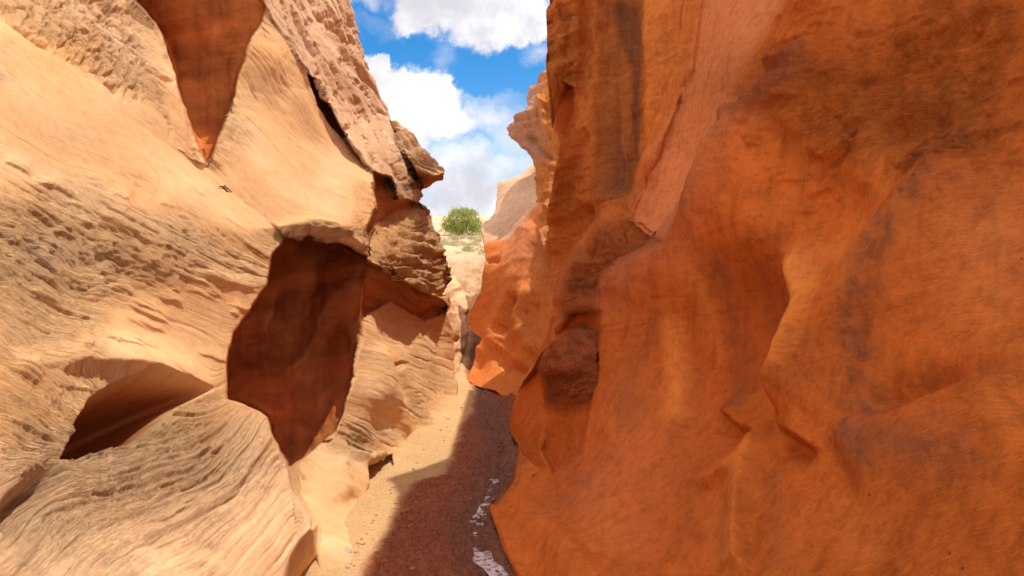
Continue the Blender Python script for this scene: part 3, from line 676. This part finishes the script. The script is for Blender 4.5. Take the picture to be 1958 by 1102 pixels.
def col_mid(X, Y, C, mk):
    palec = np.array([.72,.50,.32])
    m = ss(-6, 6, sdf([(940,300),(1040,300),(1046,360),(1030,400),(975,455),(925,460),(915,420),(945,400)], X, Y))
    C = mixa(C, palec, m)
    return mixa(C, np.array([.45,.22,.14]), .5*np.exp(-(((X-1000)/40)**2+((Y-460)/60)**2)))
def col_out(X, Y, C, mk):
    f = ss(-4, 4, sdf([(1030,178),(1062,152),(1120,152),(1110,215),(1080,272),(1045,245),(1034,210)], X, Y))
    C = mixa(C, np.array([.84,.36,.09]), f*.7)  # facet painted brighter for the light it catches
    return mixa(C, np.array([.55,.30,.19]), np.clip(1-f, 0, 1)*ss(1060, 1010, X)*ss(330, 290, Y))
patch_wall('canyon_wall', 'jutting knob of rough broken orange rock against the sky above the bend',
    [(134,1036),(140,1030),(160,1012),(180,1000),(200,999),(222,984),(240,970),(255,973),(272,990),(290,1008),(320,1018),(345,1022),(480,1040)], [(134,1060),(160,1140),(300,1120),(480,1090)], 134, 480, 80,
    [(1036,140,12.2),(1000,180,12.2),(970,240,12.3),(1012,300,11.6),(1140,165,10.2),(1120,280,10.4),(1080,400,9.6),(1046,400,10.2),(1035,300,11.0),(1060,220,11.4),(1045,240,11.3),(1020,220,11.5),(1050,470,9.0),(1090,470,8.8)],
    [], (.66,.26,.07), 360, .5, 1, M_RIGHT, [([(1030,178),(1034,215),(1048,248),(1082,280)], .14, 14, 5, .1), ([(1062,158),(1052,190),(1064,222),(1050,244)], .08, 10, 5, .2), ([(1000,255),(1030,290),(1060,300)], -.12, 8, 6, .2),
     ([(1108,235),(1098,290),(1070,340)], -.12, 5, 8, .2), ([(1075,300),(1065,360),(1055,430)], .14, 10, 16, .2)], .8, col_out)
patch_wall('canyon_wall', 'lower orange rock wall with a pale broken top beyond the right wall, at the bend',
    [(316,1012),(335,985),(350,952),(395,946),(418,935),(430,921),(470,922),(500,925),(545,915),(560,914),(600,897),(618,892),(635,905),(650,925),(665,920),(700,898),(722,889),(735,905),(745,935),(752,950),(790,1000)],
    [(316,1030),(340,1060),(480,1090),(640,1100),(800,1080)], 316, 790, 110,
    [(1015,325,12.8),(955,350,12.8),(950,400,12.2),(925,430,11.6),(1045,400,10.2),(1050,550,8.9),(920,480,10.7),(915,560,10.3),(895,620,10.6),(930,650,9.9),(892,720,9.0),(950,748,8.1),(990,752,7.9),(1050,640,8.3),(1000,600,9.2),(970,500,10.0),(1000,700,8.4),(1080,700,7.7),(950,650,9.5)],
    [], (.68,.225,.055), 300, .12, 1, M_RIGHT,
    [([(1030,420),(1000,520),(975,600),(950,660),(915,705)], .12, 16, 30, .1), ([(1050,500),(1010,590),(990,640),(960,690)], .10, 14, 24, .1), ([(1000,560),(985,620),(960,650)], -.14, 12, 8, .2),
     ([(925,500),(945,495),(955,505)], -.08, 6, 4, .2), ([(960,710),(985,700),(1010,715)], -.1, 8, 10, .2), ([(1045,545),(1010,625),(1035,690)],.1,12,22,.2)], .6, col_mid)

patch_wall('canyon_wall', 'distant sunlit pale rock bank where the canyon bends out of sight',
    [(478,800),(560,800),(730,830)], [(478,846),(500,862),(520,885),(545,905),(560,915),(580,905),(600,890),(625,893),(660,893),(700,885),(712,880),(740,872)], 478, 760, 60,
    [(850,480,15.0),(905,500,15.0),(870,520,13.6),(905,550,12.9),(880,560,12.5),(890,600,11.3),(892,650,10.5),(885,705,9.5),(850,560,10.0),(850,640,9.3),(860,740,8.5),(820,600,9.0)],
    [], (.88,.58,.31), 330, .25, -1, M_LEFT, [([(858,640),(870,650),(885,648)], -.06, 4, 4, .2)], .7)  # hue raised in place of the sunlight the bank lacks

# ------------------------------------------------------------------ ground
PROF = [(-5,0),(9.3,0),(10.3,.08),(11.3,.36),(12.3,.80),(14,1.28),(20,1.47),(30,1.75),(45,2.33),(80,4.7),(200,5.4),(2500,7)]
PROF = np.array(PROF, float)
CH = np.array([(-.5,-.6),(.9,0.),(3.3,-.02),(3.6,-.08),(3.72,-.125),(4.28,-.225),(4.8,-.14),(5.27,-.10),(5.96,-.07),(7.2,-.25),(9,-.5)])   # the trickle down the middle of the bed
def channel_x(y): return np.interp(y, CH[:, 0], CH[:, 1])
def ground_z(x, y, fine=True):
    z = np.interp(y, PROF[:, 0], PROF[:, 1])
    far = ss(12, 18, y)
    z = z + far*(.25*fbm(x/6, y/6, x*0, 4, .5, 400)+.02*y*.1*fbm(x/25, y/25, x*0, 3, .5, 401))
    near = 1-ss(9, 12, y)
    dx = x-channel_x(y)
    z = z - near*.045*np.exp(-(dx/.13)**2)
    damp = damp_shade_mask(x, y)
    if fine:
        z = z + near*(.016*fbm(x*3, y*3, x*0, 3, .5, 402))
        z = z + near*damp*(.030*fbm(x*13, y*10, x*0, 5, .62, 403)+.016*fbm(x*40, y*30, x*0, 3, .6, 405, True))
        z = z + near*(1-damp)*(.004*fbm(x*22, y*22, x*0, 4, .6, 404))
        z = z + (ss(10, 12, y)*(1-ss(16, 22, y)))*(.20*fbm(x*1.6, y*1.6, x*0, 5, .6, 406)+.05*fbm(x*6, y*3, x*0, 3, .6, 407, True))
    return z
def damp_shade_mask(x, y):
    e = np.interp(y, [2,3.6,4.9,5.1,5.5,6.5,7.15,8.4,9.5], [-.70,-.72,-.68,-.48,-.43,-.45,-.37,-.42,-.6])  # damp mud darkening, its edge drawn along the cast shadow's edge
    return ss(-.05, .05, x-e+.05*fbm(x*5, y*5, x*0, 4, .6, 410))
gy = np.concatenate([np.linspace(-3, 2.9, 20), np.geomspace(3.0, 14, 620), np.geomspace(14.2, 120, 220), np.geomspace(130, 2500, 24)])
gx = np.concatenate([-np.geomspace(900, 2.2, 60), np.linspace(-2.15, -1.25, 16), np.arange(-1.24, .56, .006), np.linspace(.6, 2.15, 20), np.geomspace(2.2, 900, 60)])
GX, GY = np.meshgrid(gx, gy)
GZ = ground_z(GX, GY)
dm = damp_shade_mask(GX, GY)
sandc = np.array([.74,.47,.21]); damp_shadec = np.array([.47,.15,.065]); farc = np.array([.70,.45,.25])
GC = mixa(np.broadcast_to(sandc, GX.shape+(3,)).copy(), damp_shadec, dm)
GC = mixa(GC, np.array([.25,.12,.08]), dm*np.exp(-((GX-channel_x(GY))/.2)**2)*.7)
GC = mixa(GC, farc, ss(10, 13, GY)); GC = GC*(1+.15*fbm(GX*2, GY*2, GX*0, 4, .6, 420)[..., None])
mG, nt, b = principled('sand_and_shaded_damp_mud', .9, .2)
tone = N(nt, 'ShaderNodeAttribute', attribute_name='tone').outputs['Color']
wet = N(nt, 'ShaderNodeAttribute', attribute_name='wet').outputs['Fac']
dampa = N(nt, 'ShaderNodeAttribute', attribute_name='damp').outputs['Fac']
pos = N(nt, 'ShaderNodeTexCoord').outputs['Object']
f1 = noise(nt, pos, 45, 6, .7); f2 = noise(nt, pos, 9, 6, .65)
c = mixc(nt, mathn(nt, 'MULTIPLY', maprange(nt, f1, .40, .62, 0, .8), mathn(nt, 'ADD', .25, mathn(nt, 'MULTIPLY', dampa, .75))), tone, mixc(nt, 1.0, tone, (.50, .42, .40, 1), 'MULTIPLY'))
c = mixc(nt, maprange(nt, f2, .5, .7, 0, .4), c, mixc(nt, 1.0, tone, (1.25, 1.2, 1.1, 1), 'MULTIPLY'))
nt.links.new(c, b.inputs['Base Color'])
nt.links.new(mathn(nt, 'SUBTRACT', .92, mathn(nt, 'MULTIPLY', wet, .68)), b.inputs['Roughness'])
p = bump(nt, b, f1, 1.0, .03); bump(nt, b, noise(nt, pos, 220, 3, .7), .4, .003, p)
wetm = dm*np.exp(-((GX-channel_x(GY))/.16)**2)*(GY < 9)
g = grid_mesh('ground', np.stack([GX, GY, GZ], -1)[::-1], mG, {'wet': wetm[::-1], 'damp': dm[::-1]}, GC[::-1])
tag(g, 'sandy canyon floor, dry beside the left wall and damp, shade-darkened clodded mud beside the right', 'ground', None, 'structure')

# trickle of water in the bed
mW, nt, b = principled('muddy_water', .06, .5)
pos = N(nt, 'ShaderNodeTexCoord').outputs['Object']
nt.links.new(mixc(nt, maprange(nt, noise(nt, pos, 34, 6, .7), .42, .56), (.22, .13, .10, 1), (.70, .60, .56, 1)), b.inputs['Base Color'])  # pale patches painted in for white glints on the water
bump(nt, b, noise(nt, pos, 60, 4, .6), .6, .01)
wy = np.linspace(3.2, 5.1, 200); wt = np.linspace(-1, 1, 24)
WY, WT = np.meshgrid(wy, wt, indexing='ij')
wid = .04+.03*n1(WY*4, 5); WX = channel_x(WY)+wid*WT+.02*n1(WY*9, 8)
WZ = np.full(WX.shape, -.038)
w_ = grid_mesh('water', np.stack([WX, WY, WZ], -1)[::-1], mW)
tag(w_, 'thin trickle of muddy water with painted pale glints between clods near the foot of the right wall', 'water', None, 'structure')

# ------------------------------------------------------------------ stones on the floor
rnd = random.Random(5)
mS = rock_material('pebble_stone', 1.0, .1, .3, 0, .3)
def stone_mesh(seed, hues=((.72,.5,.3),(.60,.36,.2),(.5,.36,.27))):
    import bmesh
    bm = bmesh.new(); bmesh.ops.create_icosphere(bm, subdivisions=3, radius=1)
    P = np.array([v.co[:] for v in bm.verts])
    r = 1+.28*fbm(P[:, 0]*1.3+seed, P[:, 1]*1.3, P[:, 2]*1.3, 3, .5, seed)
    for v, p, k in zip(bm.verts, P, r): v.co = Vector((p[0]*k, p[1]*k*.8, p[2]*k*.55))
    me = bpy.data.meshes.new('stone'); bm.to_mesh(me); bm.free()
    for q in me.polygons: q.use_smooth = True
    cl = me.attributes.new('tone', 'FLOAT_COLOR', 'POINT')
    v = rnd.choice(hues)
    cl.data.foreach_set('color', np.tile(np.array([*v, 1], np.float32), len(me.vertices)))
    me.materials.append(mS); return me
stones = [stone_mesh(k) for k in range(5)]; muds = [stone_mesh(k+7, ((.34,.12,.06),(.26,.09,.05),(.40,.17,.10))) for k in range(5)]
spots = []
for i in range(46):
    py = rnd.choice([rnd.uniform(780, 900), rnd.uniform(880, 1090)])
    lo = np.interp(py, [780,850,900,960,1000,1100], [855,795,775,715,695,660]); hi = np.interp(py, [780,850,900,960,1000,1100], [900,880,850,770,740,700])
    px = rnd.uniform(lo, hi)
    spots.append((px, py, rnd.uniform(.004, .014)))
spots += [(662,1057,.03),(690,1040,.018),(712,1000,.012)]
n_pale = len(spots)
for i in range(60):
    py = rnd.uniform(760, 1095); lo = np.interp(py, [760,820,900,930,1000,1100], [915,890,870,790,755,715]); hi = np.interp(py, [760,850,900,960,1000,1100], [970,975,1000,940,925,960])
    spots.append((rnd.uniform(lo, hi), py, rnd.uniform(.005, .016)))
for k_, (px, py, r) in enumerate(spots):
    y = float(ground_depth(py)); p = at(px, py, y)
    o = bpy.data.objects.new('stone', rnd.choice(stones if k_ < n_pale else muds)); col.objects.link(o)
    z = float(ground_z(np.array([p.x]), np.array([p.y]))[0])
    o.location = (p.x, p.y, z+r*.2); o.scale = (r*rnd.uniform(.8, 1.4),)*2+(r,); o.rotation_euler = (0, 0, rnd.uniform(0, 6))
    if k_ < n_pale: tag(o, 'small pale pebble lying on the sandy canyon floor', 'stone', 'pebbles on the canyon floor')
    else: tag(o, 'small reddish brown stone half sunk in the damp shaded mud', 'stone', 'stones in the damp mud')

# ------------------------------------------------------------------ green tree and sagebrush on the slope
def leaf_material(name, c1, c2):
    m, nt, b = principled(name, .7, .2)
    gi = N(nt, 'ShaderNodeNewGeometry').outputs['Random Per Island']
    cr_ = N(nt, 'ShaderNodeMapRange'); nt.links.new(gi, cr_.inputs[0])
    nt.links.new(mixc(nt, cr_.outputs[0], (*c1, 1), (*c2, 1)), b.inputs['Base Color'])
    b.inputs['Subsurface Weight'].default_value = 0
    tr = N(nt, 'ShaderNodeBsdfTranslucent'); tr.inputs[0].default_value = (*c2, 1)
    mx = N(nt, 'ShaderNodeMixShader'); mx.inputs[0].default_value = .3
    nt.links.new(b.outputs[0], mx.inputs[1]); nt.links.new(tr.outputs[0], mx.inputs[2])
    nt.links.new(mx.outputs[0], nt.nodes['Material Output'].inputs[0])
    return m
def foliage(name, lumps, per, size, mat, parent, seed):
    r = np.random.default_rng(seed); vs = []
    for cx, cy, cz, rx, ry, rz in lumps:
        k = int(per*rx*rz)
        d = r.normal(size=(k, 3)); d /= np.linalg.norm(d, axis=1)[:, None]
        rad = r.uniform(.3, 1.0, k)**.5*(1+.13*r.normal(size=k))*(1+.25*np.sin(d[:, 0]*7+cx*9)*np.sin(d[:, 2]*6+cz*5))
        c = np.array([cx, cy, cz])+d*rad[:, None]*np.array([rx, ry, rz])
        a = r.normal(size=(k, 3)); a[:, 2] = np.abs(a[:, 2])+.6; a /= np.linalg.norm(a, axis=1)[:, None]
        q = np.cross(a, r.normal(size=(k, 3))); q /= np.linalg.norm(q, axis=1)[:, None]
        s = size*r.uniform(.6, 1.5, k)[:, None]
        vs.append(np.stack([c-q*s*.35, c+a*s, c+q*s*.35, c-a*s*.5], 1))
    v = np.concatenate(vs); n_ = len(v)
    me = bpy.data.meshes.new(name); me.vertices.add(n_*4); me.vertices.foreach_set('co', v.reshape(-1))
    me.loops.add(n_*4); me.loops.foreach_set('vertex_index', np.arange(n_*4, dtype=np.int32))
    me.polygons.add(n_); me.polygons.foreach_set('loop_start', np.arange(0, n_*4, 4, dtype=np.int32)); me.polygons.foreach_set('loop_total', np.full(n_, 4, np.int32))
    me.update(calc_edges=True); me.materials.append(mat)
    o = bpy.data.objects.new(name, me); col.objects.link(o); o.parent = parent; return o
def limbs(name, segs, mat, parent):
    import bmesh
    bm = bmesh.new()
    for a, b_, r0, r1 in segs:
        a, b_ = Vector(a), Vector(b_); ax = (b_-a).normalized(); u = ax.orthogonal().normalized(); w = ax.cross(u)
        ra = [bm.verts.new(a+(u*math.cos(t)+w*math.sin(t))*r0) for t in (k*math.pi/4 for k in range(8))]
        rb = [bm.verts.new(b_+(u*math.cos(t)+w*math.sin(t))*r1) for t in (k*math.pi/4 for k in range(8))]
        for k in range(8): bm.faces.new((ra[k], ra[(k+1) % 8], rb[(k+1) % 8], rb[k]))
    me = bpy.data.meshes.new(name); bm.to_mesh(me); bm.free(); me.materials.append(mat)
    o = bpy.data.objects.new(name, me); col.objects.link(o); o.parent = parent; return o
mT, nt, b = principled('bark', .9, .1); b.inputs['Base Color'].default_value = (.16, .11, .08, 1)
mLeaf = leaf_material('tree_leaves', (.22, .28, .05), (.42, .46, .13))
mSage = leaf_material('sage_leaves', (.26, .28, .13), (.50, .48, .27))
yT = 40.0; pT = at(883, 449, yT); zT = float(ground_z(np.array([pT.x]), np.array([pT.y]), True)[0])
root = bpy.data.objects.new('tree', None); col.objects.link(root); root.location = (pT.x, pT.y, zT-.05); root.scale = (1.12, 1.12, 1.2)
tag(root, 'round bright green tree standing alone on the slope beyond the canyon', 'tree')
lift = pT.z-zT
lump = [(-.50,0,.45,.5,.5,.42),(-.1,0,.72,.52,.6,.55),(.35,.1,.70,.5,.6,.52),(.68,0,.45,.38,.5,.40),(.05,-.3,.32,.75,.5,.34),(-.70,.1,.55,.28,.3,.34),(.12,.1,1.02,.32,.3,.26),(.5,0,.98,.25,.3,.22),(-.35,0,.98,.26,.3,.22),(.0,0,.42,.95,.6,.32)]
foliage('crown', [(a, b_, c_+lift, d_, e_, f_) for a, b_, c_, d_, e_, f_ in lump], 3600, .055, mLeaf, root, 3)
limbs('trunk', [((0,0,-.2),(0,0,.35+lift),.09,.07),((0,0,.2+lift),(-.5,0,.7+lift),.06,.02),((0,0,.2+lift),(.5,.1,.8+lift),.06,.02),((0,0,.3+lift),(.05,0,1.0+lift),.05,.02)], mT, root)
sage_src = []
for k in range(4):
    o = bpy.data.objects.new('sagebrush', None); col.objects.link(o)
    foliage('foliage', [(0,0,.18,.34,.34,.22),(.2,.1,.16,.22,.22,.17),(-.2,-.1,.2,.2,.2,.18)], 1500, .05, mSage, o, 30+k)
    sage_src.append(o)
cnt = 0
for i in range(70):
    py = rnd.uniform(446, 486); px = rnd.uniform(832, 940)
    y = np.interp(py, [444,452,465,486], [52,38,29,18.5])*rnd.uniform(.93, 1.07)
    p = at(px, py, y); z = float(ground_z(np.array([p.x]), np.array([p.y]))[0])
    o = sage_src[i] if i < 4 else sage_src[i % 4].copy()
    if i >= 4:
        col.objects.link(o); f_ = sage_src[i % 4].children[0].copy(); col.objects.link(f_); f_.parent = o
    s = rnd.uniform(.35, .85)*np.interp(y, [18, 40], [.7, 1.1]); o.location = (p.x, p.y, z-.03); o.scale = (s, s, s*rnd.uniform(.7, 1.0)); o.rotation_euler = (0, 0, rnd.uniform(0, 6))
    tag(o, 'low grey green sagebrush on the pale slope beyond the canyon', 'bush', 'sagebrush dotting the slope')
